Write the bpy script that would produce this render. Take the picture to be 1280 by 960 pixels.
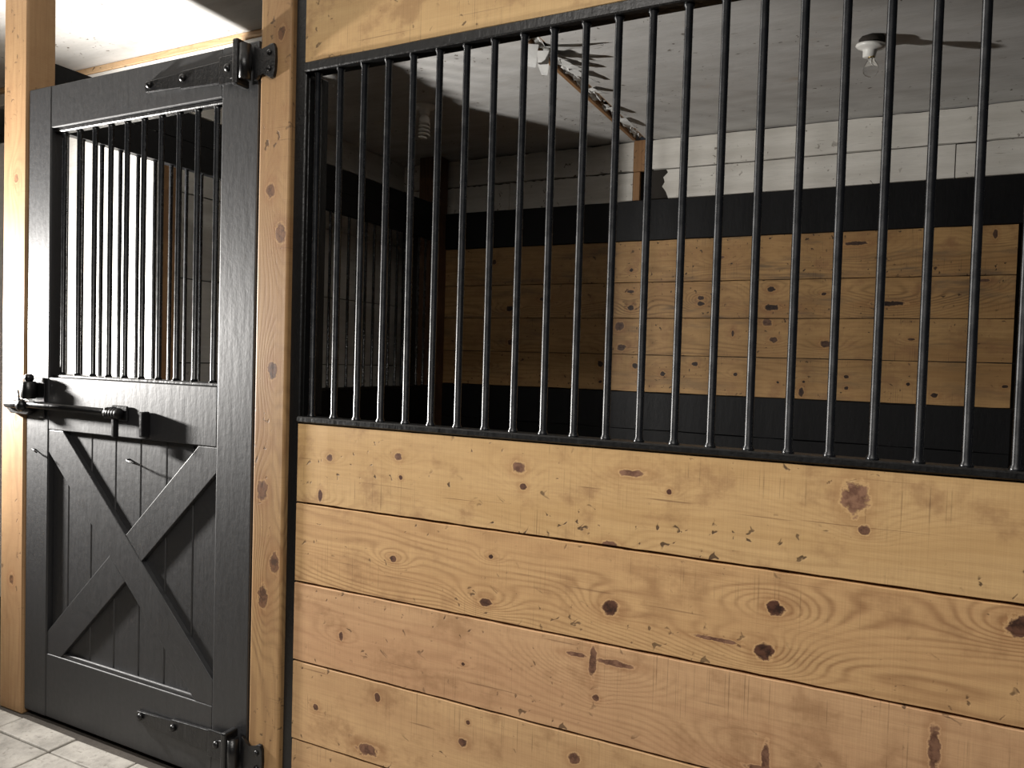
import bpy, bmesh, math, random
from mathutils import Vector, Matrix

random.seed(7)
for o in list(bpy.data.objects):
    bpy.data.objects.remove(o)
COL = bpy.context.scene.collection
SC = bpy.context.scene

# ------------------------------------------------------------------ camera
# world: X along the stall front, Y into the stall (front face at 0), Z up, metres
yaw, pitch, roll, FPX = 0.46185, 0.031235, -0.029004, 943.96
cy, sy = math.cos(yaw), math.sin(yaw)
fwd = Vector((-sy * math.cos(pitch), cy * math.cos(pitch), -math.sin(pitch)))
right = Vector((cy, sy, 0.0))
down = fwd.cross(right)
r2 = math.cos(roll) * right + math.sin(roll) * down
d2 = -math.sin(roll) * right + math.cos(roll) * down
cam_d = bpy.data.cameras.new('camera')
cam = bpy.data.objects.new('camera', cam_d)
COL.objects.link(cam)
M = Matrix.Identity(4)
for i in range(3):
    M[i][0], M[i][1], M[i][2] = r2[i], -d2[i], -fwd[i]
M[0][3], M[1][3], M[2][3] = 0.0, -1.6, 1.30
cam.matrix_world = M
cam_d.sensor_width = 36.0
cam_d.lens = FPX / 1280.0 * 36.0
cam_d.clip_start = 0.02
SC.camera = cam

# ------------------------------------------------------------------ world, lights, exposure
W = bpy.data.worlds.new('world')
SC.world = W
W.use_nodes = True
W.node_tree.nodes['Background'].inputs[0].default_value = (0.80, 0.88, 1.0, 1)
W.node_tree.nodes['Background'].inputs[1].default_value = 0.02


def lamp(name, kind, loc, target, energy, color, **kw):
    d = bpy.data.lights.new(name, kind)
    d.energy = energy
    d.color = color
    for k, v in kw.items():
        setattr(d, k, v)
    o = bpy.data.objects.new(name, d)
    COL.objects.link(o)
    o.location = loc
    o.rotation_euler = (Vector(target) - Vector(loc)).to_track_quat('-Z', 'Y').to_euler()
    return o


# the work light standing in the aisle to the left, and an unseen fill light added behind the camera to brighten the front planks
lamp('work_light', 'SPOT', (-3.58, -0.28, 1.37), (-1.0, 0.80, 1.80), 620, (1.0, 0.965, 0.92),
     spot_size=math.radians(152), spot_blend=1.0, shadow_soft_size=0.055)
lamp('aisle_fill_light', 'AREA', (-0.55, -1.80, 2.60), (-0.55, -1.79, 0.0), 86, (1.0, 0.955, 0.90),
     shape='RECTANGLE', size=1.6, size_y=0.35)

SC.view_settings.view_transform = 'Standard'
SC.view_settings.look = 'None'
SC.view_settings.gamma = 1.0
SC.view_settings.use_curve_mapping = False
SC.view_settings.exposure = 0.0


# ------------------------------------------------------------------ node helper
class NT:
    def __init__(s, name):
        s.m = bpy.data.materials.new(name)
        s.m.use_nodes = True
        s.t = s.m.node_tree
        s.t.nodes.clear()
        s.out = s.n('ShaderNodeOutputMaterial')
        s.b = s.n('ShaderNodeBsdfPrincipled')
        s.t.links.new(s.b.outputs[0], s.out.inputs[0])

    def n(s, kind, **kw):
        nd = s.t.nodes.new(kind)
        for k, v in kw.items():
            setattr(nd, k, v)
        return nd

    def put(s, sock, v):
        if isinstance(v, bpy.types.NodeSocket):
            s.t.links.new(v, sock)
        elif v is not None:
            if isinstance(v, (tuple, list)) and len(v) == 3 and sock.type == 'RGBA':
                v = (*v, 1)
            sock.default_value = v

    def math(s, op, a, b=None, c=None, clamp=False):
        nd = s.n('ShaderNodeMath', operation=op, use_clamp=clamp)
        for i, v in enumerate((a, b, c)):
            if v is not None:
                s.put(nd.inputs[i], v)
        return nd.outputs[0]

    def vmath(s, op, a, b=None, scale=None):
        nd = s.n('ShaderNodeVectorMath', operation=op)
        s.put(nd.inputs[0], a)
        if b is not None:
            s.put(nd.inputs[1], b)
        if scale is not None:
            s.put(nd.inputs['Scale'], scale)
        return nd.outputs['Value'] if op in ('LENGTH', 'DISTANCE', 'DOT_PRODUCT') else nd.outputs['Vector']

    def noise(s, vec, scale=1.0, detail=3.0, rough=0.55, dist=0.0, color=False):
        nd = s.n('ShaderNodeTexNoise')
        s.put(nd.inputs['Vector'], vec)
        nd.inputs['Scale'].default_value = scale
        nd.inputs['Detail'].default_value = detail
        nd.inputs['Roughness'].default_value = rough
        nd.inputs['Distortion'].default_value = dist
        return nd.outputs['Color' if color else 'Fac']

    def step(s, v, lo, hi, a=0.0, b=1.0):
        nd = s.n('ShaderNodeMapRange', interpolation_type='SMOOTHSTEP')
        s.put(nd.inputs[0], v)
        for i, x in enumerate((lo, hi, a, b)):
            nd.inputs[i + 1].default_value = x
        return nd.outputs[0]

    def mix(s, f, a, b, blend='MIX'):
        nd = s.n('ShaderNodeMix', data_type='RGBA', blend_type=blend)
        s.put(nd.inputs[0], f)
        s.put(nd.inputs[6], a)
        s.put(nd.inputs[7], b)
        return nd.outputs[2]

    def bump(s, h, strength=0.2, dist=0.01):
        nd = s.n('ShaderNodeBump')
        nd.inputs['Strength'].default_value = strength
        nd.inputs['Distance'].default_value = dist
        s.put(nd.inputs['Height'], h)
        s.t.links.new(nd.outputs[0], s.b.inputs['Normal'])

    def set(s, **kw):
        for k, v in kw.items():
            s.put(s.b.inputs[k.replace('_', ' ')], v)
        return s.m

    def obj(s):
        return s.n('ShaderNodeTexCoord').outputs['Object']

    def rnd(s):
        return s.n('ShaderNodeObjectInfo').outputs['Random']


def wood(name, light, dark, tint, knots=(), axis='X', freq=26.0, scuff=0.5, rough=0.6, kd=(0.045, 0.018, 0.010),
         seed=0.0, grey=0.0, ringk=0.55, kred=((0.28, 0.15, 0.09), (0.15, 0.07, 0.042))):
    """knots: (u along the grain, v across, ru, rv, darkness 0..1), metres from the piece's centre"""
    N = NT(name)
    P = N.obj()
    sep = N.n('ShaderNodeSeparateXYZ')
    N.put(sep.inputs[0], P)
    x, y, z = sep.outputs
    if axis == 'X':
        u, v, w = x, z, y
    elif axis == 'Z':
        u, v, w = z, x, y
    else:
        u, v, w = y, z, x
    rn = N.math('MULTIPLY_ADD', N.rnd(), 37.0, seed)

    def vec(su, sv, sw, off=0.0):
        c = N.n('ShaderNodeCombineXYZ')
        N.put(c.inputs[0], N.math('ADD', N.math('MULTIPLY', u, su), N.math('ADD', rn, off)))
        N.put(c.inputs[1], N.math('MULTIPLY', v, sv))
        N.put(c.inputs[2], N.math('MULTIPLY', w, sw))
        return c.outputs[0]
    wob = N.noise(vec(0.9, 5.0, 5.0), 1.0, 2.0)
    wob2 = N.noise(vec(5.0, 18.0, 18.0, 3.0), 1.0, 2.0)
    g = N.math('ADD', N.math('MULTIPLY', v, freq), N.math('MULTIPLY', w, freq * 0.6))
    g = N.math('MULTIPLY_ADD', wob, freq * 0.26, g)
    g = N.math('MULTIPLY_ADD', wob2, 0.9, g)
    core = halo = red = rim = None
    kn = N.noise(vec(55.0, 55.0, 55.0, 13.0), 1.0, 3.0, 0.65)
    kdn = N.math('MULTIPLY_ADD', kn, 1.5, -0.75)
    for ku, kv, ru, rv, dk in knots:
        ang = 0.0
        du = N.math('ADD', u, -ku)
        dv = N.math('ADD', v, -kv)
        e = N.math('ADD', N.math('POWER', N.math('DIVIDE', du, ru), 2.0),
                   N.math('POWER', N.math('DIVIDE', dv, rv), 2.0))
        e = N.math('ADD', N.math('SQRT', e), kdn)
        k = N.step(e, 0.72, 1.02, 1.0, 0.0)
        s_ = max(ru, rv)
        q = N.math('ADD', N.math('POWER', N.math('DIVIDE', du, s_ * 4.2), 2.0),
                   N.math('POWER', N.math('DIVIDE', dv, s_ * 1.9), 2.0))
        bell = N.math('POWER', 2.718, N.math('MULTIPLY', q, -1.0))
        g = N.math('MULTIPLY_ADD', bell, (1.2 + 55.0 * s_) * max(1.0, freq / 28.0), g)
        h = N.math('MULTIPLY', N.step(e, 0.9, 2.6, 1.0, 0.0), 0.6)
        kc = N.math('MULTIPLY', k, dk)
        kr = N.math('MULTIPLY', k, 1.0)
        rm = N.math('MULTIPLY', N.step(e, 1.0, 1.22, 1.0, 0.0), 0.5)
        rim = rm if rim is None else N.math('MAXIMUM', rim, rm)
        core = kc if core is None else N.math('MAXIMUM', core, kc)
        halo = h if halo is None else N.math('MAXIMUM', halo, h)
        red = kr if red is None else N.math('MAXIMUM', red, kr)
    t = N.math('MULTIPLY_ADD', N.math('SINE', N.math('MULTIPLY', g, 6.2832)), 0.5, 0.5)
    line = N.math('POWER', t, 2.2)
    patch = N.step(N.noise(vec(0.7, 6.0, 6.0, 9.0), 1.0, 2.0), 0.36, 0.68)
    fibre = N.noise(vec(5.0, 330.0, 330.0, 5.0), 1.0, 3.0, 0.6)
    tone = N.noise(vec(1.1, 7.0, 7.0, 21.0), 1.0, 4.0, 0.6)
    f = N.math('MULTIPLY', N.math('MULTIPLY', line, N.math('MULTIPLY_ADD', patch, 0.8, 0.2)), ringk)
    fib2 = N.noise(vec(2.2, 95.0, 95.0, 15.0), 1.0, 4.0, 0.65)
    mott = N.noise(vec(14.0, 26.0, 26.0, 17.0), 1.0, 5.0, 0.7)
    f = N.math('ADD', f, N.math('MULTIPLY_ADD', fibre, 0.5, -0.2))
    f = N.math('ADD', f, N.math('MULTIPLY_ADD', fib2, 0.7, -0.32))
    f = N.math('ADD', f, N.math('MULTIPLY_ADD', mott, 0.55, -0.26), clamp=True)
    c = N.mix(f, light, dark)
    c = N.mix(N.step(tone, 0.38, 0.64, 0.0, 1.0), c, N.mix(0.5, c, tint))
    # weathered grey patches, blotches, saw marks across the board, small dark dents
    if grey:
        gm = N.step(N.noise(vec(2.2, 11.0, 11.0, 31.0), 1.0, 5.0, 0.65), 0.50, 0.72, 0.0, grey)
        c = N.mix(gm, c, (0.13, 0.09, 0.055))
    bl = N.step(N.noise(vec(9.0, 10.0, 10.0, 41.0), 1.0, 5.0, 0.65), 0.50, 0.70, 0.0, 0.62 * scuff)
    c = N.mix(bl, c, (0.26, 0.135, 0.06))
    saw = N.noise(vec(260.0, 2.5, 2.5, 51.0), 1.0, 2.0)
    sawm = N.step(N.noise(vec(3.0, 9.0, 9.0, 61.0), 1.0, 3.0), 0.46, 0.66)
    c = N.mix(N.math('MULTIPLY', N.step(saw, 0.56, 0.74, 0.0, 0.75 * scuff), sawm), c, (0.10, 0.06, 0.03))
    dent = N.noise(vec(42.0, 46.0, 46.0, 71.0), 1.0, 2.0, 0.5, 0.6)
    dentm = N.step(N.noise(vec(2.3, 8.0, 8.0, 81.0), 1.0, 2.0), 0.44, 0.58)
    dm = N.math('MULTIPLY', N.step(dent, 0.65, 0.71, 0.0, 0.95 * scuff), dentm)
    c = N.mix(dm, c, (0.05, 0.028, 0.015))
    crack = N.noise(vec(2.6, 120.0, 120.0, 91.0), 1.0, 2.0, 0.5, 0.3)
    c = N.mix(N.step(crack, 0.70, 0.76, 0.0, 0.6 * scuff), c, (0.12, 0.06, 0.03))
    rip = N.noise(vec(330.0, 1.2, 1.2, 97.0), 1.0, 1.0)
    c = N.mix(N.step(rip, 0.35, 0.70, 0.0, 0.20), c, N.mix(0.55, c, (0.20, 0.10, 0.04)))
    if core is not None:
        c = N.mix(halo, c, N.mix(0.55, c, (0.22, 0.085, 0.03)))
        c = N.mix(rim, c, tuple(min(1, v * 1.12) for v in light))
        kv_ = N.step(kn, 0.38, 0.62)
        c = N.mix(red, c, N.mix(kv_, *kred))
        c = N.mix(core, c, N.mix(kv_, tuple(v * 1.9 for v in kd), tuple(v * 0.6 for v in kd)))
    N.set(Base_Color=c, Roughness=N.math('MULTIPLY_ADD', fibre, 0.2, rough - 0.1))
    N.b.inputs['Specular IOR Level'].default_value = 0.35
    hgt = N.math('MULTIPLY_ADD', f, -0.5, N.math('MULTIPLY', dm, -1.0))
    N.bump(hgt, 0.35, 0.002)
    return N.m


def paint(name, col, rough, bump=0.25, scale=70.0, chip=0.0, spec=0.5):
    N = NT(name)
    P = N.obj()
    a = N.noise(P, scale, 3.0, 0.6)
    st = N.noise(N.vmath('MULTIPLY', P, (35.0, 35.0, 7.0)), 1.0, 3.0, 0.6)
    big = N.noise(P, 6.0, 3.0)
    c = N.mix(N.step(big, 0.35, 0.7), col, tuple(v * 1.35 for v in col))
    N.set(Base_Color=c, Roughness=N.math('MULTIPLY_ADD', a, 0.18, rough - 0.09))
    N.b.inputs['Specular IOR Level'].default_value = spec
    N.bump(N.math('ADD', N.math('MULTIPLY', a, 0.5), st), bump, 0.004)
    return N.m


def whitewash(name, col, spots=1.0, crackk=1.0, axis='X', rough=0.75, orange=0.0):
    N = NT(name)
    P = N.obj()
    rn = N.math('MULTIPLY', N.rnd(), 23.0)
    c3 = N.n('ShaderNodeCombineXYZ')
    N.put(c3.inputs[0], rn)
    Q = N.vmath('ADD', P, c3.outputs[0])
    st = {'X': (1.0, 1.0, 9.0), 'Y': (1.0, 1.0, 9.0), 'C': (1.2, 5.0, 1.0)}[axis]
    if axis == 'Y':
        st = (9.0, 1.0, 9.0)
    big = N.noise(N.vmath('MULTIPLY', Q, st), 1.6, 5.0, 0.6)
    fine = N.noise(N.vmath('MULTIPLY', Q, st), 14.0, 4.0, 0.6)
    c = N.mix(N.step(big, 0.3, 0.75), col, tuple(v * k for v, k in zip(col, (0.80, 0.79, 0.77))))
    c = N.mix(N.step(fine, 0.45, 0.75, 0.0, 0.35), c, tuple(v * 0.72 for v in col))
    sp = N.noise(Q, 34.0, 2.0, 0.5, 0.5)
    spm = N.step(N.noise(Q, 3.0, 2.0), 0.45, 0.62)
    c = N.mix(N.math('MULTIPLY', N.step(sp, 0.66, 0.73, 0.0, 0.7 * spots), spm), c, (0.10, 0.075, 0.05))
    sl = tuple(v * 3.0 for v in ((2.0, 30.0, 30.0) if axis == 'X' else (3.0, 14.0, 14.0) if axis == 'C' else (30.0, 2.0, 30.0)))
    ck = N.noise(N.vmath('MULTIPLY', Q, sl), 1.0, 3.0, 0.6, 0.4)
    c = N.mix(N.step(ck, 0.69, 0.74, 0.0, 0.5 * crackk), c, (0.20, 0.17, 0.13))
    if orange:
        om = N.step(N.noise(Q, 4.0, 4.0), 0.63, 0.75, 0.0, orange)
        c = N.mix(om, c, (0.42, 0.26, 0.12))
    N.set(Base_Color=c, Roughness=rough)
    N.b.inputs['Specular IOR Level'].default_value = 0.3
    N.bump(N.math('ADD', fine, N.math('MULTIPLY', big, 1.5)), 0.25, 0.004)
    return N.m


def plain(name, col, rough=0.5, metal=0.0, **kw):
    N = NT(name)
    P = N.obj()
    a = N.noise(P, 40.0, 3.0)
    N.set(Base_Color=N.mix(a, tuple(v * 0.85 for v in col), tuple(min(1, v * 1.15) for v in col)), Roughness=rough, Metallic=metal)
    for k, v in kw.items():
        N.put(N.b.inputs[k.replace('_', ' ')], v)
    return N.m


# ------------------------------------------------------------------ mesh helpers
def tag(o, label=None, cat=None, group=None, kind=None):
    if label: o['label'] = label
    if cat: o['category'] = cat
    if group: o['group'] = group
    if kind: o['kind'] = kind
    return o


def wloc(o):
    v = Vector((0, 0, 0))
    while o is not None:
        v += o.location
        o = o.parent
    return v


def link(name, me, loc, mat, parent=None, smooth=False):
    o = bpy.data.objects.new(name, me)
    COL.objects.link(o)
    o.location = Vector(loc) - (wloc(parent) if parent else Vector((0, 0, 0)))
    o.parent = parent
    if mat and not me.materials:
        me.materials.append(mat)
    if smooth:
        me.polygons.foreach_set('use_smooth', [True] * len(me.polygons))
    return o


def empty(name, loc, label, cat, group=None, kind=None):
    o = bpy.data.objects.new(name, None)
    COL.objects.link(o)
    o.location = loc
    o.empty_display_size = 0.1
    return tag(o, label, cat, group, kind)


def tomesh(bm, name):
    bmesh.ops.recalc_face_normals(bm, faces=bm.faces)
    me = bpy.data.meshes.new(name)
    bm.to_mesh(me)
    bm.free()
    return me


def box(name, x0, x1, y0, y1, z0, z1, mat, parent=None, bevel=0.003, seg=1):
    bm = bmesh.new()
    bmesh.ops.create_cube(bm, size=1.0)
    c = Vector(((x0 + x1) / 2, (y0 + y1) / 2, (z0 + z1) / 2))
    bmesh.ops.scale(bm, vec=(x1 - x0, y1 - y0, z1 - z0), verts=bm.verts)
    if bevel:
        b = min(bevel, 0.45 * min(x1 - x0, y1 - y0, z1 - z0))
        bmesh.ops.bevel(bm, geom=list(bm.edges), offset=b, segments=seg, affect='EDGES', profile=0.5)
    return link(name, tomesh(bm, name), c, mat, parent)


def rough_plank(name, x0, x1, y0, y1, z0, z1, mat, parent, amp=0.002, n=28, axis='X'):
    """a sawn board with slightly wavering long edges"""
    bm = bmesh.new()
    c = Vector(((x0 + x1) / 2, (y0 + y1) / 2, (z0 + z1) / 2))
    L0, L1 = (x0 - c.x, x1 - c.x) if axis == 'X' else (y0 - c.y, y1 - c.y)
    T0, T1 = (y0 - c.y, y1 - c.y) if axis == 'X' else (x0 - c.x, x1 - c.x)
    Z0, Z1 = z0 - c.z, z1 - c.z
    ch = 0.0012
    rings = []
    for i in range(n + 1):
        u = L0 + (L1 - L0) * i / n
        a, b, d = (random.uniform(-amp, amp) for _ in range(3))
        prof = [(T0, Z0 + ch + a), (T0 + ch, Z0 + a), (T1, Z0), (T1, Z1), (T0 + ch, Z1 + b), (T0, Z1 - ch + b)]
        prof = [(p + d * 0.25 if k in (0, 5) else p, q) for k, (p, q) in enumerate(prof)]
        rings.append([bm.verts.new((u, p, q) if axis == 'X' else (p, u, q)) for p, q in prof])
    for r, s in zip(rings, rings[1:]):
        for k in range(6):
            bm.faces.new((r[k], r[(k + 1) % 6], s[(k + 1) % 6], s[k]))
    bm.faces.new(rings[0])
    bm.faces.new(rings[-1])
    return link(name, tomesh(bm, name), c, mat, parent)


def prism(name, pts, y0, y1, mat, parent=None, bevel=0.0):
    """outline in (x, z), extruded from y0 (front) to y1"""
    cx = sum(p[0] for p in pts) / len(pts)
    cz = sum(p[1] for p in pts) / len(pts)
    cy_ = (y0 + y1) / 2
    bm = bmesh.new()
    a = [bm.verts.new((p[0] - cx, y0 - cy_, p[1] - cz)) for p in pts]
    b = [bm.verts.new((p[0] - cx, y1 - cy_, p[1] - cz)) for p in pts]
    f1 = bm.faces.new(a)
    bm.faces.new(b[::-1])
    n = len(pts)
    for i in range(n):
        bm.faces.new((a[i], b[i], b[(i + 1) % n], a[(i + 1) % n]))
    if bevel:
        bmesh.ops.bevel(bm, geom=list(f1.edges), offset=bevel, segments=2, affect='EDGES', profile=0.5)
    return link(name, tomesh(bm, name), (cx, cy_, cz), mat, parent)


def tube_mesh(bm, pts, rads, n=12, cap=True):
    pts = [Vector(p) for p in pts]
    if not isinstance(rads, (list, tuple)):
        rads = [rads] * len(pts)
    rings = []
    ref = None
    for i, p in enumerate(pts):
        t = (pts[min(i + 1, len(pts) - 1)] - pts[max(i - 1, 0)]).normalized()
        if ref is None:
            ref = Vector((1, 0, 0)) if abs(t.x) < 0.9 else Vector((0, 0, 1))
        a = (ref - t * ref.dot(t)).normalized()
        ref = a
        b = t.cross(a)
        rings.append([bm.verts.new(p + (a * math.cos(2 * math.pi * k / n) + b * math.sin(2 * math.pi * k / n)) * rads[i]) for k in range(n)])
    for r, s in zip(rings, rings[1:]):
        for k in range(n):
            bm.faces.new((r[k], r[(k + 1) % n], s[(k + 1) % n], s[k]))
    if cap:
        bm.faces.new(rings[0][::-1])
        bm.faces.new(rings[-1])


def tube(name, pts, rads, mat, parent=None, n=12):
    pts = [Vector(p) for p in pts]
    c = sum(pts, Vector()) / len(pts)
    bm = bmesh.new()
    tube_mesh(bm, [p - c for p in pts], rads, n)
    return link(name, tomesh(bm, name), c, mat, parent, True)


def lathe(name, prof, loc, mat, parent=None, n=24, tilt=None):
    """profile of (radius, z), turned about the vertical through loc"""
    bm = bmesh.new()
    rings = []
    for r, z in prof:
        rings.append([bm.verts.new((max(r, 1e-4) * math.cos(2 * math.pi * k / n), max(r, 1e-4) * math.sin(2 * math.pi * k / n), z)) for k in range(n)])
    for r, s in zip(rings, rings[1:]):
        for k in range(n):
            bm.faces.new((r[k], r[(k + 1) % n], s[(k + 1) % n], s[k]))
    bm.faces.new(rings[0])
    bm.faces.new(rings[-1][::-1])
    if tilt:
        bmesh.ops.rotate(bm, cent=(0, 0, 0), matrix=Matrix.Rotation(tilt[0], 3, 'X') @ Matrix.Rotation(tilt[1], 3, 'Y'), verts=bm.verts)
    return link(name, tomesh(bm, name), loc, mat, parent, True)


def copies(o, locs, parent):
    out = []
    for p in locs:
        c = o.copy()
        COL.objects.link(c)
        c.parent = parent
        c.location = Vector(p) - wloc(parent)
        out.append(c)
    return out


# ------------------------------------------------------------------ materials
PL, PD, PT = (0.60, 0.385, 0.185), (0.36, 0.195, 0.082), (0.50, 0.275, 0.13)
BLACK = paint('black_gloss_paint', (0.0036, 0.0037, 0.0048), 0.53, 0.22, 60.0, spec=1.0)
BLACKR = paint('black_rough_paint', (0.003, 0.003, 0.0032), 0.40, 0.5, 90.0)
BLACKI = paint('black_flat_stall_paint', (0.0032, 0.0033, 0.0038), 0.55, 0.3, 60.0, spec=0.25)
BARM = paint('black_bar_enamel', (0.004, 0.0045, 0.0058), 0.27, 0.005, 30.0, spec=0.8)
IRON = paint('black_iron_paint', (0.004, 0.004, 0.0045), 0.34, 0.45, 110.0)
POSTW = wood('post_timber', (0.37, 0.228, 0.102), (0.15, 0.08, 0.035), (0.26, 0.14, 0.06),
             [(0.42, -0.01, 0.022, 0.016, .5), (0.30, 0.03, 0.03, 0.02, .5), (-0.08, 0.01, 0.03, 0.018, .7), (-0.42, -0.02, 0.03, 0.02, .6),
              (-0.62, 0.03, 0.03, 0.018, .6), (-0.72, -0.01, 0.035, 0.022, .6), (0.85, 0.02, 0.02, 0.014, .5)], axis='Z', freq=44, scuff=0.8, kred=((0.24, 0.12, 0.05), (0.12, 0.055, 0.022)))
POSTW2 = wood('latch_post_timber', (0.37, 0.228, 0.112), (0.17, 0.095, 0.045), (0.27, 0.15, 0.07),
              [(0.55, 0.01, 0.018, 0.013, .3), (0.06, -0.02, 0.02, 0.012, .3), (-0.28, 0.02, 0.016, 0.010, .3), (-0.86, 0.0, 0.022, 0.014, .4)],
              axis='Z', freq=30, scuff=0.6, seed=44, ringk=.4, kred=((0.24, 0.12, 0.05), (0.12, 0.055, 0.022)))
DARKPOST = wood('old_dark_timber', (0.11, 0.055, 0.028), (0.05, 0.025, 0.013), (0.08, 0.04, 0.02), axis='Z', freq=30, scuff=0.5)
BROWNPOST = wood('brown_timber', (0.34, 0.19, 0.085), (0.18, 0.09, 0.04), (0.28, 0.14, 0.06), axis='Z', freq=30, scuff=0.6)
RAWTRIM = wood('raw_trim_wood', (0.66, 0.47, 0.28), (0.42, 0.24, 0.11), (0.55, 0.33, 0.16), axis='X', freq=60, scuff=0.9)
JOIST = wood('joist_wood', (0.36, 0.20, 0.095), (0.19, 0.095, 0.04), (0.30, 0.15, 0.06), axis='Y', freq=40, scuff=0.6)
WHITEB = whitewash('whitewashed_board', (0.71, 0.685, 0.63), spots=1.4, crackk=1.5)
WHITEL = whitewash('whitewashed_board_side', (0.70, 0.675, 0.62), axis='Y')
WHITEA = whitewash('white_alcove_board', (0.78, 0.77, 0.74), spots=0.3, crackk=0.3)
CEILM = whitewash('painted_ceiling_sheet', (0.66, 0.65, 0.63), axis='C', spots=1.3, crackk=1.0, orange=0.35)
CAVITY = plain('dark_cavity', (0.02, 0.016, 0.012), 0.9)
PORC = plain('porcelain', (0.78, 0.77, 0.73), 0.35)
CFLW = plain('lamp_white', (0.72, 0.68, 0.62), 0.45)
FOIL = plain('torn_vapour_sheet', (0.60, 0.60, 0.58), 0.35)
BRASS = plain('brass_thread', (0.45, 0.33, 0.14), 0.4, 0.8)
N_ = NT('clear_bulb_glass')
GLASS = N_.set(Base_Color=(1, 1, 1), Roughness=0.02)
N_.b.inputs['Transmission Weight'].default_value = 1.0
N_.b.inputs['IOR'].default_value = 1.45


def floor_mat(name, a, b, rough):
    N = NT(name)
    P = N.obj()
    c3 = N.n('ShaderNodeCombineXYZ')
    N.put(c3.inputs[0], N.math('MULTIPLY', N.rnd(), 31.0))
    Q = N.vmath('ADD', P, c3.outputs[0])
    n1 = N.noise(Q, 9.0, 6.0, 0.65)
    n2 = N.noise(Q, 55.0, 4.0, 0.6)
    n3 = N.noise(Q, 28.0, 2.0, 0.5, 0.8)
    c = N.mix(N.step(n1, 0.3, 0.7), a, b)
    c = N.mix(N.step(n2, 0.5, 0.75, 0.0, 0.5), c, tuple(v * 0.55 for v in b))
    c = N.mix(N.step(n3, 0.66, 0.72, 0.0, 0.6), c, (0.09, 0.075, 0.06))
    N.set(Base_Color=N.mix(N.math('MULTIPLY', N.rnd(), 0.35), c, b), Roughness=rough)
    N.bump(N.math('ADD', n1, N.math('MULTIPLY', n2, 0.4)), 0.5, 0.008)
    return N.m


STONE = floor_mat('worn_grey_paver', (0.40, 0.375, 0.335), (0.22, 0.205, 0.18), 0.7)
DIRT = floor_mat('packed_dirt', (0.06, 0.05, 0.04), (0.035, 0.028, 0.022), 0.9)

# ------------------------------------------------------------------ the setting
CEIL = 2.666
flo = tag(box('floor', -5.4, 2.6, -3.2, 3.0, -0.10, 0.0, DIRT, None, 0.0), 'packed earth floor of the barn aisle and stall', 'floor', kind='structure')
rows_y = [-0.028, -0.123, -0.417, -0.711, -1.005, -1.299]
for y1, y0 in zip(rows_y, rows_y[1:]):
    pv = None
    for k in range(-7, 5):
        cx_, cy_ = -2.345 + (k + 0.5) * 0.294, (y0 + y1) / 2
        if pv is None:
            pv = box('paver', cx_ - 0.145, cx_ + 0.145, y0 + 0.002, y1 - 0.002, -0.03, 0.012, STONE, flo, 0.005, 2)
        else:
            c = copies(pv, [(cx_, cy_, -0.009 + random.uniform(-0.002, 0.002))], flo)[0]
            c.rotation_euler = (random.uniform(-.006, .006), random.uniform(-.006, .006), random.uniform(-.006, .006))

# ceiling: painted sheets on each side of an open joint over the stall
ceil = tag(box('ceiling', -5.4, 2.6, -3.2, 3.0, CEIL + 0.05, CEIL + 0.09, CAVITY, None, 0.0), 'grey-white painted sheet ceiling with a torn open joint', 'ceiling', kind='structure')
GX0, GX1 = -1.443, -1.372
for x0, x1, ys in ((-5.4, GX0, (-3.2, -0.6, 0.86, 3.0)), (GX1, 2.6, (-3.2, -0.4, 3.0))):
    for a, b in zip(ys, ys[1:]):
        box('ceiling_sheet', x0, x1, a + 0.001, b - 0.001, CEIL, CEIL + 0.05, CEILM, ceil, 0.0)
box('joist', GX0 - 0.012, GX0 + 0.010, 0.1, 2.88, CEIL - 0.004, CEIL + 0.045, JOIST, ceil, 0.002)
box('joist', GX1 - 0.010, GX1 + 0.004, 0.1, 2.88, CEIL + 0.004, CEIL + 0.045, JOIST, ceil, 0.002)
# crumpled vapour sheet showing in the joint
bm = bmesh.new()
rnd = random.Random(3)
rows = []
for i in range(71):
    y = 0.9 + i * 0.0278
    ins = rnd.uniform(0, 1)
    row = []
    for j in range(6):
        x = GX0 + 0.012 + (GX1 - GX0 - 0.02) * j / 5
        z = 0.012 + rnd.uniform(-0.014, 0.012) - (0.024 if 1.35 < y < 1.75 and j > 1 else 0.0) * ins
        row.append(bm.verts.new((x + rnd.uniform(-.004, .004), y + rnd.uniform(-.008, .008), z)))
    rows.append(row)
for i, (r, s) in enumerate(zip(rows, rows[1:])):
    if i in (46, 47, 52, 57, 58, 59):
        continue
    for j in range(5):
        bm.faces.new((r[j], r[j + 1], s[j + 1], s[j]))
link('vapour_sheet', tomesh(bm, 'vapour_sheet'), (0, 0, CEIL), FOIL, ceil)


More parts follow.
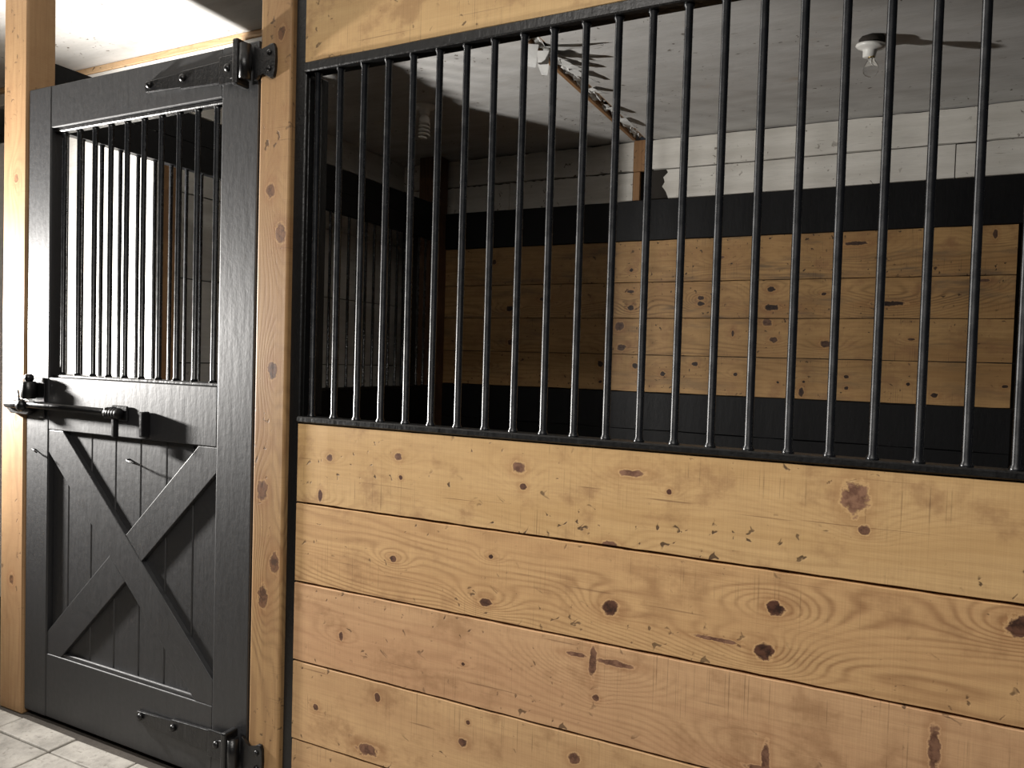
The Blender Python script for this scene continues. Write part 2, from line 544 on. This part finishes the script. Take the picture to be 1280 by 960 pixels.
def flap(pts, sag, seed):
    """a torn shard curling down from the joint: pts = base point, tip point, base width"""
    (bx, by), (tx, ty), wd = pts
    rn = random.Random(seed)
    d = Vector((tx - bx, ty - by, 0))
    s = Vector((-d.y, d.x, 0)).normalized()
    bm_ = bmesh.new()
    prev = None
    for i in range(7):
        t = i / 6
        w_ = wd * (1 - t) ** 0.8 * 0.5 + 0.0015
        z = -sag * math.sin(t * 2.2) - 0.004
        a = d * t + s * (w_ + rn.uniform(0, .006)) + Vector((0, 0, z + rn.uniform(-.004, .004)))
        b = d * t - s * (w_ + rn.uniform(0, .006)) + Vector((0, 0, z - 0.006))
        cur = [bm_.verts.new(a), bm_.verts.new(b), bm_.verts.new(b + Vector((0, 0, .0015))), bm_.verts.new(a + Vector((0, 0, .0015)))]
        if prev:
            for k in range(4):
                bm_.faces.new((prev[k], prev[(k + 1) % 4], cur[(k + 1) % 4], cur[k]))
        else:
            bm_.faces.new(cur)
        prev = cur
    bm_.faces.new(prev)
    link('torn_flap', tomesh(bm_, 'torn_flap'), (bx, by, CEIL), FOIL, ceil)


for k, (p, sg) in enumerate([(((-1.40, 1.42), (-1.14, 1.47), 0.05), 0.012), (((-1.40, 1.50), (-1.20, 1.60), 0.06), 0.02),
                             (((-1.39, 1.58), (-1.27, 1.70), 0.07), 0.02), (((-1.43, 1.36), (-1.46, 1.44), 0.06), 0.075),
                             (((-1.41, 1.44), (-1.43, 1.52), 0.05), 0.085), (((-1.38, 1.68), (-1.30, 1.86), 0.05), 0.015),
                             (((-1.38, 1.95), (-1.31, 2.02), 0.04), 0.012), (((-1.38, 2.25), (-1.33, 2.36), 0.05), 0.015),
                             (((-1.38, 2.45), (-1.34, 2.60), 0.05), 0.015)]):
    flap(p, sg, k)

# back wall: two rows of whitewashed boards show above the stall lining
BY = 2.90
wb = tag(box('wall_back', -5.4, 2.6, BY + 0.025, BY + 0.10, 0, CEIL, CAVITY, None, 0.0), 'whitewashed board wall behind the stall lining', 'wall', kind='structure')


def wboard(x0, x1, z0, z1, mat=WHITEB):
    return rough_plank('board', x0, x1, BY, BY + 0.024, z0 + 0.005, z1 - 0.005, mat, wb, 0.0035, 44)


wboard(-3.145, -1.452, 2.478, CEIL - 0.004)
wboard(-1.338, 2.6, 2.478, CEIL - 0.004)
wboard(-3.145, -2.3, 2.27, 2.478)
wboard(-2.296, -1.452, 2.27, 2.478)
wboard(0.266, 2.6, 2.27, 2.478)
# the board right of the stub post is broken off with a ragged end
prism('board', [(0.262, 2.273), (0.262, 2.475), (-1.245, 2.475), (-1.232, 2.455), (-1.262, 2.43), (-1.25, 2.40), (-1.268, 2.375), (-1.24, 2.34), (-1.225, 2.30), (-1.24, 2.273)],
      BY, BY + 0.024, WHITEB, wb, 0.002)
for k in range(3):
    wboard(-5.4, -3.16, 0.01 + k * 0.89, 0.89 + k * 0.89 - 0.01)
wboard(0.62, 2.6, 1.2, 2.27)
wboard(0.62, 2.6, 0.1, 1.2)

# left wall behind the side partition
wl = tag(box('wall_left', -3.30, -3.17, 0.845, 2.92, 0, CEIL - 0.001, CAVITY, None, 0.0), 'whitewashed side wall seen through the left partition bars', 'wall', kind='structure')
zs = [0.0, 0.42, 0.83, 1.24, 1.66, 2.08, 2.478, CEIL - 0.002]
for a, b in zip(zs, zs[1:]):
    rough_plank('board', -3.17, -3.145, 0.845, BY - 0.002, a + 0.003, b - 0.003, WHITEL, wl, 0.002, 14, 'Y')
# short front-facing wall that closes the alcove left of the stall
wa = tag(box('wall_alcove', -5.4, -3.021, 0.721, 0.812, 0, 2.224, CAVITY, None, 0.0), 'bright white wall of the alcove beyond the left partition', 'wall', kind='structure')
for a, b, t in ((-5.4, -4.4, 2.33), (-4.4, -3.60, 2.33), (-3.60, -3.20, 2.33), (-3.20, -2.927, 2.225)):
    box('panel', a + 0.0015, b - 0.0015, 0.700, 0.720, 0.0, t, WHITEA, wa, 0.002)
we = tag(box('wall_end', -5.5, -5.4, -3.2, 3.0, 0, CEIL, WHITEL, None, 0.0), 'whitewashed wall at the left end of the aisle', 'wall', kind='structure')
# raw wooden batten and white fascia board along the ceiling behind the door
t1 = tag(box('trim_1', -5.39, -1.7, 0.795, 0.834, CEIL - 0.030, CEIL - 0.0005, RAWTRIM, None, 0.003), 'raw split wooden batten under the ceiling above the door', 'trim', kind='structure')
t2 = tag(box('trim_2', -5.39, -1.7, 0.80, 0.834, CEIL - 0.095, CEIL - 0.031, WHITEA, None, 0.003), 'narrow white board below the raw ceiling batten', 'trim', kind='structure')

# ------------------------------------------------------------------ posts
def post(x0, x1, y0, y1, z1, label, mat=POSTW, bev=0.006, group=None):
    e = empty('wooden_post', ((x0 + x1) / 2, (y0 + y1) / 2, 0), label, 'post', group)
    box('shaft', x0, x1, y0, y1, 0.0, z1, mat, e, bev, 2)
    return e


p_left = post(-2.822, -2.690, -0.005, 0.095, CEIL - 0.001, 'light timber post at the latch side of the black door', POSTW2)
p_mid = post(-1.605, -1.492, -0.011, 0.085, CEIL - 0.001, 'knotty timber post between the black door and the barred stall front')
p_rt = post(0.625, 0.735, -0.011, 0.085, CEIL - 0.001, 'timber post at the right end of the stall front')
p_br = post(-3.020, -2.925, 0.721, 0.812, 2.15, 'brown timber post beside the bright wall behind the door bars', BROWNPOST)
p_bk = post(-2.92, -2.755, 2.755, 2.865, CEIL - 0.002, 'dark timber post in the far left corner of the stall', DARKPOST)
# stub of raw timber on the back wall below the ceiling joint
st = empty('wall_stud', (-1.395, BY, 2.27), 'short raw timber stud between white boards under the ceiling joint', 'stud')
box('stud_face', -1.448, -1.342, BY - 0.012, BY + 0.022, 2.475, CEIL - 0.002, BROWNPOST, st, 0.003)
box('stud_edge', -1.448, -1.405, BY - 0.006, BY + 0.022, 2.27, 2.474, BROWNPOST, st, 0.003)

# ------------------------------------------------------------------ stall front: planks, header, grille
XL, XR = -1.452, 0.622
KN = [
    [(-1.339, 1.024, .011, .011, .5), (-1.116, 1.045, .012, .011, .4), (-1.107, .992, .006, .006, 1), (-.773, 1.048, .017, .015, .35), (-.759, 1.004, .010, .009, .8),
     (-.049, 1.054, .026, .034, .15), (-.030, .992, .012, .010, .6), (-.412, 1.027, .006, .006, 1), (-.541, .892, .022, .012, .5), (-1.369, .918, .008, .016, 1), (-.496, 1.06, .03, .009, .2)],
    [(-1.125, .780, .012, .009, .8), (-.839, .826, .008, .006, 1), (-.851, .713, .018, .010, .9), (-.535, .754, .020, .017, .95), (-.186, .814, .020, .015, 1),
     (-.205, .722, .020, .019, .95), (.227, .853, .022, .022, .9), (-.30, .728, .05, .005, .3), (.42, .76, .02, .016, .9)],
    [(-.572, .623, .010, .040, .5), (-.52, .632, .045, .008, .3), (-.61, .634, .03, .006, .3), (-1.286, .548, .008, .014, .6), (-.908, .550, .006, .005, .9), (-.562, .545, .009, .008, .6),
     (.104, .600, .011, .045, .4), (-.194, .500, .009, .040, .4), (-.19, .478, .05, .008, .4)],
    [(-1.368, .334, .011, .010, .7), (-1.163, .408, .010, .012, .9), (-.890, .408, .006, .006, .9), (-.902, .355, .013, .012, .7), (-.609, .393, .016, .015, .5), (-1.19, .262, .035, .016, .45), (-.15, .33, .02, .018, .8)],
    [(-1.2, .13, .015, .014, .8), (-.6, .08, .02, .018, .9), (.1, .14, .015, .013, .8)],
]
TONES = [((0.58, 0.38, 0.178), (0.33, 0.19, 0.082), (0.46, 0.28, 0.115)), ((0.585, 0.37, 0.175), (0.24, 0.12, 0.05), (0.48, 0.28, 0.13)),
         ((0.565, 0.35, 0.185), (0.32, 0.175, 0.085), (0.46, 0.255, 0.135)), ((0.565, 0.36, 0.18), (0.30, 0.17, 0.08), (0.44, 0.26, 0.13)),
         ((0.54, 0.345, 0.175), (0.31, 0.18, 0.085), (0.44, 0.25, 0.125))]
FZ = [1.113, 0.8905, 0.670, 0.450, 0.227, 0.004]
front = empty('plank_panel', (XL, 0.02, 0), 'low front panel of five broad knotty pine planks below the bars', 'plank panel')
for i in range(5):
    z1, z0 = FZ[i] - 0.0028, FZ[i + 1] + 0.0028
    cx, cz = (XL + XR) / 2, (z0 + z1) / 2
    m = wood('pine_plank_%d' % i, *TONES[i], [(a - cx, b - cz, c, d, e) for a, b, c, d, e in KN[i]], freq=(46, 60, 34, 40, 40)[i], scuff=(0.95, 0.75, 0.8, 0.9, 0.8)[i],
             seed=i * 5.3 + 1.0, ringk=(0.40, 0.85, 0.36, 0.40, 0.4)[i])
    rough_plank('plank', XL, XR, random.uniform(-0.002, 0.002), 0.042, z0, z1, m, front, 0.0008, 60)

head = empty('header_panel', (XL, 0.02, 2.09), 'pale pine header planks above the barred opening', 'plank panel')
HD = wood('header_plank', (0.62, 0.42, 0.20), (0.46, 0.28, 0.12), (0.50, 0.31, 0.14), [(-.45, -.02, .012, .010, .4), (.1, .04, .015, .012, .5)], freq=18, scuff=0.8, seed=71, ringk=.35)
rough_plank('plank', XL, XR, 0.0, 0.042, 2.093, 2.335, HD, head, 0.0015, 30)
rough_plank('plank', XL, XR, 0.0, 0.042, 2.339, CEIL - 0.002, HD, head, 0.0015, 30)

gr = empty('bar_grille', (XL, 0.03, 1.113), 'black steel bar grille across the stall front', 'grille')
box('bottom_rail', XL, XR, -0.008, 0.042, 1.113, 1.129, BLACKR, gr, 0.003)
box('top_rail', XL, XR, -0.006, 0.042, 2.066, 2.092, BLACKR, gr, 0.003)
ch_ = empty('steel_channel', (-1.4715, 0.04, 0), 'black painted steel channel fixed to the side of the middle timber post', 'channel')
box('channel_face', -1.4905, -1.4525, 0.004, 0.020, 0.0, CEIL - 0.002, BLACKR, ch_, 0.003)
box('channel_web', -1.4905, -1.4545, 0.020, 0.075, 0.0, CEIL - 0.002, BLACKR, ch_, 0.003)
box('side_flange', -1.4525, -1.432, 0.044, 0.075, 1.13, 2.065, BLACKR, gr, 0.003)
BARX = [0.1345 + 0.0777 * k for k in range(-20, 7)]
BARX = [x for x in BARX if -1.425 < x < 0.60]
b0 = tube('bar', [(BARX[0], 0.016, 1.127), (BARX[0], 0.016, 1.132), (BARX[0], 0.016, 1.139), (BARX[0], 0.016, 2.058), (BARX[0], 0.016, 2.063), (BARX[0], 0.016, 2.068)],
          [0.0125, 0.0118, 0.0087, 0.0087, 0.0115, 0.0122], BARM, gr, 12)
zc = b0.location.z + gr.location.z
for c in copies(b0, [(x, 0.016, zc) for x in BARX[1:]], gr):
    c.rotation_euler = (random.uniform(-.0015, .0015), random.uniform(-.0015, .0015), random.uniform(0, 6))

# ------------------------------------------------------------------ side partitions
def partition(X, y0, y1, label, sp, first):
    e = empty('stall_divider', (X, y0, 0), label, 'divider')
    rough_plank('top_rail', X - 0.02, X + 0.02, y0, y1, 2.205, 2.326, BLACKI, e, 0.0015, 16, 'Y')
    rough_plank('top_rail', X - 0.02, X + 0.02, y0, y1, 2.088, 2.202, BLACKI, e, 0.0015, 16, 'Y')
    box('bottom_rail', X - 0.025, X + 0.025, y0, y1, 1.105, 1.120, BLACKR, e, 0.002)
    for k in range(5):
        rough_plank('plank', X - 0.02, X + 0.02, y0, y1, 0.003 + k * 0.2205, 0.2205 + k * 0.2205, BLACKI, e, 0.0015, 12, 'Y')
    ys = []
    y = y0 + first
    while y < y1 - 0.04:
        ys.append(y)
        y += sp
    b = tube('bar', [(X, ys[0], 1.119), (X, ys[0], 1.126), (X, ys[0], 2.082), (X, ys[0], 2.089)], [0.0115, 0.0085, 0.0085, 0.0115], BARM, e, 10)
    z_ = wloc(b).z
    copies(b, [(X, yy, z_) for yy in ys[1:]], e)
    return e


partition(-2.765, 0.098, 2.752, 'black barred divider on the left side of the stall', 0.079, 0.071)
partition(0.600, 0.098, 2.80, 'black barred divider at the right edge of the view', 0.079, 0.071)

# ------------------------------------------------------------------ lining of the back wall
LX0, LX1 = -2.752, 0.545
lin = empty('lining_panel', ((LX0 + LX1) / 2, 2.86, 0), 'lining of four dark knotty planks between black boards at the back of the stall', 'plank panel')
rough_plank('top_beam', LX0, 0.58, 2.842, 2.895, 2.047, 2.286, BLACKI, lin, 0.0015, 20)
KB = [
    [(-.184, 1.98, .06, .012, .9), (-2.377, 1.95, .02, .018, .9), (-1.427, 1.87, .012, .012, 1), (.45, 2.0, .012, .025, .8), (-.9, 1.93, .03, .01, .6)],
    [(-1.423, 1.642, .022, .018, 1), (-1.0, 1.664, .022, .016, 1), (-1.427, 1.74, .022, .012, .9), (-1.001, 1.697, .022, .014, .9), (-.607, 1.742, .024, .016, 1), (-.604, 1.640, .045, .018, 1),
     (-.334, 1.712, .016, .010, .9), (-.017, 1.657, .09, .014, 1), (-2.25, 1.64, .03, .02, 1), (-2.0, 1.7, .04, .014, .9), (.411, 1.77, .03, .008, .7)],
    [(-1.491, 1.529, .03, .028, .7), (-1.475, 1.400, .03, .022, .8), (-.622, 1.555, .03, .022, .6), (-.584, 1.458, .024, .018, .8), (-.315, 1.440, .028, .022, .8), (-.81, 1.492, .008, .02, .9),
     (-2.24, 1.42, .02, .02, .8), (.1, 1.47, .02, .008, .7)],
    [(-1.608, 1.294, .02, .022, 1), (-1.604, 1.184, .012, .010, 1), (-1.385, 1.29, .02, .018, 1), (-1.21, 1.247, .018, .016, 1), (-1.02, 1.31, .02, .014, 1), (-.787, 1.257, .014, .012, 1),
     (-.553, 1.22, .009, .008, 1), (-.418, 1.229, .009, .008, 1), (-.204, 1.264, .013, .011, 1), (-.201, 1.203, .012, .010, 1), (.094, 1.236, .012, .010, 1), (.217, 1.183, .018, .015, 1),
     (.52, 1.241, .014, .010, 1), (-.428, 1.170, .014, .03, .9), (-2.4, 1.26, .016, .014, 1)],
]
BZ = [2.046, 1.795, 1.578, 1.357, 1.132]
for i in range(4):
    z1, z0 = BZ[i] - 0.002, BZ[i + 1] + 0.002
    cx, cz = (LX0 + LX1) / 2, (z0 + z1) / 2
    m = wood('lining_plank_%d' % i, (0.44, 0.265, 0.108), (0.11, 0.055, 0.022), (0.26, 0.135, 0.05), [(a - cx, b - cz, c, d, e) for a, b, c, d, e in KB[i]], freq=(34, 40, 30, 30)[i],
             scuff=(1.3, 1.2, 1.1, 1.0)[i], seed=101 + i * 7.7, grey=(0.95, 0.8, 0.65, 0.5)[i], ringk=(0.5, .7, .45, .4)[i], kd=(0.02, 0.010, 0.006))
    rough_plank('plank', LX0, LX1, 2.855 + random.uniform(-.002, .002), 2.895, z0, z1, m, lin, 0.001, 50)
for k in range(5):
    rough_plank('black_plank', LX0, 0.55, 2.85, 2.895, 0.004 + k * 0.2255, 0.2255 + k * 0.2255, BLACKI, lin, 0.002, 20)

# ------------------------------------------------------------------ the door
D = empty('stall_door', (-2.155, 0.03, 0.022), 'black stall door with barred window and cross-braced lower panel', 'door')
dx0, dx1, dz0, dz1 = -2.684, -1.622, 0.022, 2.181
ox0, ox1 = -2.562, -1.764
FY, BYD = 0.0, 0.046
box('stile', dx0, ox0, FY, BYD + 0.02, dz0, dz1, BLACK, D, 0.004, 2)
box('stile', ox1, dx1, FY, BYD + 0.02, dz0, dz1, BLACK, D, 0.004, 2)
box('top_rail', ox0 + .0005, ox1 - .0005, FY + 0.001, BYD + 0.02, 2.040, dz1 - 0.001, BLACK, D, 0.003, 2)
box('middle_rail', ox0 + .0005, ox1 - .0005, FY + 0.001, BYD + 0.02, 1.018, 1.196, BLACK, D, 0.003, 2)
box('bottom_rail', ox0 + .0005, ox1 - .0005, FY + 0.001, BYD + 0.02, dz0 + 0.001, 0.243, BLACK, D, 0.003, 2)
gx = [ox0 + 0.001, -2.475, -2.355, -2.235, -2.115, -1.996, -1.877, ox1 - 0.001]
for a, b in zip(gx, gx[1:]):
    box('panel_board', a + 0.0012, b - 0.0012, 0.019, 0.046, 0.244, 1.017, BLACK, D, 0.003)
# cross brace: one whole board and two halves butted against it
ax, az, bx, bz = ox0 + .001, 1.017, ox1 - .001, 0.244
hw = 0.075
prism('brace', [(ax, az), (ax + hw, az), (bx, bz + hw), (bx, bz), (bx - hw, bz), (ax, az - hw)], 0.002, 0.0188, BLACK, D, 0.002)
mx, mz = (ax + bx) / 2, (az + bz) / 2
prism('brace', [(ax, bz), (ax + hw, bz), (mx - .001, mz - hw - .001), (mx - hw - .001, mz - .001), (ax, bz + hw)], 0.003, 0.0188, BLACK, D, 0.002)
prism('brace', [(bx, az), (bx - hw, az), (mx + .001, mz + hw + .001), (mx + hw + .001, mz + .001), (bx, az - hw)], 0.003, 0.0188, BLACK, D, 0.002)
box('ledge_bead', ox0 + 0.075, ox1 - 0.075, 0.006, 0.0185, 0.2435, 0.256, BLACK, D, 0.004, 2)
# barred window
box('window_rail', ox0 + .001, ox1 - .001, 0.010, 0.038, 2.026, 2.0395, BLACKR, D, 0.003)
box('window_rail', ox0 + .001, ox1 - .001, 0.012, 0.046, 1.1965, 1.208, BLACKR, D, 0.003)
dbx = [-2.524 + 0.0795 * k for k in range(10)]
d0 = tube('bar', [(dbx[0], 0.024, 1.207), (dbx[0], 0.024, 1.216), (dbx[0], 0.024, 2.018), (dbx[0], 0.024, 2.027)], [0.0125, 0.0085, 0.0085, 0.012], BARM, D, 12)
zc = wloc(d0).z
copies(d0, [(x, 0.024, zc) for x in dbx[1:]], D)


def ball(name, x, y, z, r, mat, parent, sy_=0.6):
    bm_ = bmesh.new()
    bmesh.ops.create_uvsphere(bm_, u_segments=12, v_segments=7, radius=r)
    bmesh.ops.scale(bm_, vec=(1, sy_, 1), verts=bm_.verts)
    return link(name, tomesh(bm_, name), (x, y, z), mat, parent, True)


def hinge(z, flip):
    """strap on the door with carriage bolts, knuckle at the door edge"""
    s = prism('hinge_strap', [(-2.080, z - .016), (-1.925, z - .019), (-1.925, z - .026), (-1.745, z - .032), (-1.745, z + .032), (-1.925, z + .026), (-1.925, z + .019), (-2.080, z + .016), (-2.086, z)],
              -0.010, 0.0, IRON, D, 0.002)
    prism('hinge_pad', [(-1.760, z - .040), (-1.668, z - .040), (-1.668, z + .040), (-1.760, z + .040)], -0.017, -0.0105, IRON, s, 0.002)
    for bx_ in (-2.062, -1.915, -1.724):
        ball('bolt', bx_, -0.013 if bx_ < -1.8 else -0.019, z + 0.004, 0.0115, IRON, s, 0.8)
    box('link', -1.712, -1.700, -0.022, -0.0172, z - .030, z + .022, IRON, s, 0.002)
    box('knuckle_flange', -1.672, -1.652, -0.052, -0.003, z - .062, z + .066, IRON, s, 0.005, 2)
    tube('knuckle', [(-1.640, -0.034, z - .046), (-1.640, -0.034, z + .050)], 0.017, IRON, s, 14)
    # the plate on the post, with a wavy outline
    pl = [(-1.6212, z - .046), (-1.612, z - .045), (-1.600, z - .034), (-1.588, z - .030), (-1.574, z - .036), (-1.560, z - .048), (-1.548, z - .046), (-1.543, z - .030), (-1.541, z), (-1.543, z + .034),
          (-1.549, z + .046), (-1.560, z + .046), (-1.576, z + .036), (-1.592, z + .032), (-1.606, z + .042), (-1.6212, z + .054)]
    p = prism('hinge_plate', pl, -0.0215, -0.0115, IRON, p_mid, 0.003)
    for k, (bx_, bz_) in enumerate(((-1.562, z + .022), (-1.562, z - .022))):
        ball('bolt', bx_, -0.0225, bz_, 0.008, IRON, p, 0.6)


hinge(2.108, 1)
hinge(0.143, -1)

# slide latch on the middle rail
L = empty('latch', (-2.4, 0.0, 1.1), None, None)
L.parent = D
L.location = Vector((-2.4, 0.0, 1.1)) - D.location
box('back_plate', -2.66, -2.575, -0.006, -0.0003, 1.055, 1.195, IRON, L, 0.002)
tube('slide_rod', [(-2.752, -0.026, 1.098), (-2.70, -0.026, 1.100), (-2.63, -0.026, 1.102), (-2.19, -0.026, 1.098)], [0.014, 0.015, 0.012, 0.011], IRON, L, 12)
tube('housing', [(-2.622, -0.030, 1.122), (-2.622, -0.030, 1.128), (-2.622, -0.030, 1.176), (-2.622, -0.030, 1.181)], [0.020, 0.024, 0.024, 0.019], IRON, L, 14)
tube('housing_knob', [(-2.622, -0.030, 1.180), (-2.622, -0.030, 1.188), (-2.622, -0.030, 1.200), (-2.622, -0.030, 1.206)], [0.011, 0.015, 0.015, 0.008], IRON, L, 12)
prism('hook', [(-2.768, 1.082), (-2.745, 1.066), (-2.650, 1.064), (-2.630, 1.078), (-2.630, 1.112), (-2.668, 1.122), (-2.742, 1.118), (-2.764, 1.106)], -0.020, -0.0065, IRON, L, 0.003)
ball('pivot_bolt', -2.655, -0.036, 1.098, 0.021, IRON, L, 0.8)
tube('lever', [(-2.655, -0.040, 1.10), (-2.662, -0.043, 1.15)], [0.004, 0.003], IRON, L, 8)
bm = bmesh.new()
for k in range(5):
    tube_mesh(bm, [(-0.032 + k * 0.013, 0, 0), (-0.026 + k * 0.013, 0, 0)], [0.019, 0.015], 12)
link('ribbed_grip', tomesh(bm, 'ribbed_grip'), (-2.185, -0.026, 1.096), IRON, L, True)
box('handle', -2.190, -2.174, -0.034, -0.016, 1.020, 1.090, IRON, L, 0.004, 2)
box('bracket', -2.225, -2.150, -0.008, -0.0003, 1.072, 1.120, IRON, L, 0.003)
tube('bracket_loop', [(-2.21, -0.004, 1.112), (-2.21, -0.040, 1.110), (-2.21, -0.043, 1.09), (-2.21, -0.004, 1.078)], 0.004, IRON, L, 8)
box('keeper', -2.066, -2.050, -0.030, -0.0003, 1.030, 1.108, IRON, L, 0.003)

# bent nails left in the door
tube('nail', [(-2.168, 0.02, 0.947), (-2.168, 0.006, 0.947), (-2.150, -0.004, 0.945), (-2.075, -0.010, 0.938)], 0.0028, IRON, D, 8)
tube('nail', [(-2.632, 0.002, 0.945), (-2.632, -0.012, 0.946), (-2.612, -0.018, 0.946), (-2.592, -0.020, 0.939)], 0.0028, IRON, D, 8)

# ------------------------------------------------------------------ lamps on the stall ceiling (both off)
f1 = empty('ceiling_lamp', (-0.115, 1.855, CEIL), 'white porcelain lampholder with clear unlit bulb on the ceiling', 'ceiling lamp')
c1 = Vector((-0.115, 1.855, CEIL))
lathe('outlet_box', [(0.050, -0.001), (0.050, -0.022), (0.046, -0.024)], c1, CAVITY, f1, 8)
tl = (0.10, 0.12)
h1 = lathe('lampholder', [(0.030, -0.022), (0.056, -0.026), (0.058, -0.034), (0.050, -0.041), (0.032, -0.046), (0.027, -0.052), (0.024, -0.076), (0.020, -0.078)], c1, PORC, f1, 28, tl)
bl = lathe('bulb', [(0.012, -0.074), (0.0125, -0.084), (0.017, -0.096), (0.026, -0.112), (0.0300, -0.127), (0.0285, -0.141), (0.020, -0.153), (0.009, -0.158), (0.001, -0.159)], c1, GLASS, f1, 24)
lathe('lamp_cap', [(0.0125, -0.066), (0.0132, -0.080), (0.0115, -0.084)], c1, BRASS, bl, 16)
tube('filament_stem', [c1 + Vector((0, 0, -0.084)), c1 + Vector((0, 0, -0.110)), c1 + Vector((0.008, 0, -0.122))], [0.004, 0.0025, 0.001], PORC, bl, 8)

f2 = empty('ceiling_lamp', (-2.306, 1.875, CEIL), 'spiral energy-saving bulb in a white holder in the ceiling shade', 'ceiling lamp')
c2 = Vector((-2.306, 1.875, CEIL))
lathe('lampholder', [(0.056, -0.0005), (0.058, -0.010), (0.050, -0.017), (0.030, -0.022), (0.026, -0.050), (0.022, -0.052)], c2, CFLW, f2, 28)
bl2 = lathe('bulb_base', [(0.014, -0.050), (0.022, -0.058), (0.029, -0.070), (0.029, -0.092), (0.024, -0.100)], c2, CFLW, f2, 20)
hel = []
for k in range(97):
    t = k / 96
    a = t * 2 * math.pi * 4
    r = 0.026 if t < .9 else 0.026 - (t - .9) * 0.14
    hel.append(c2 + Vector((r * math.cos(a), r * math.sin(a), -0.100 - 0.078 * t)))
tube('spiral_tube', hel, 0.0062, CFLW, bl2, 8)
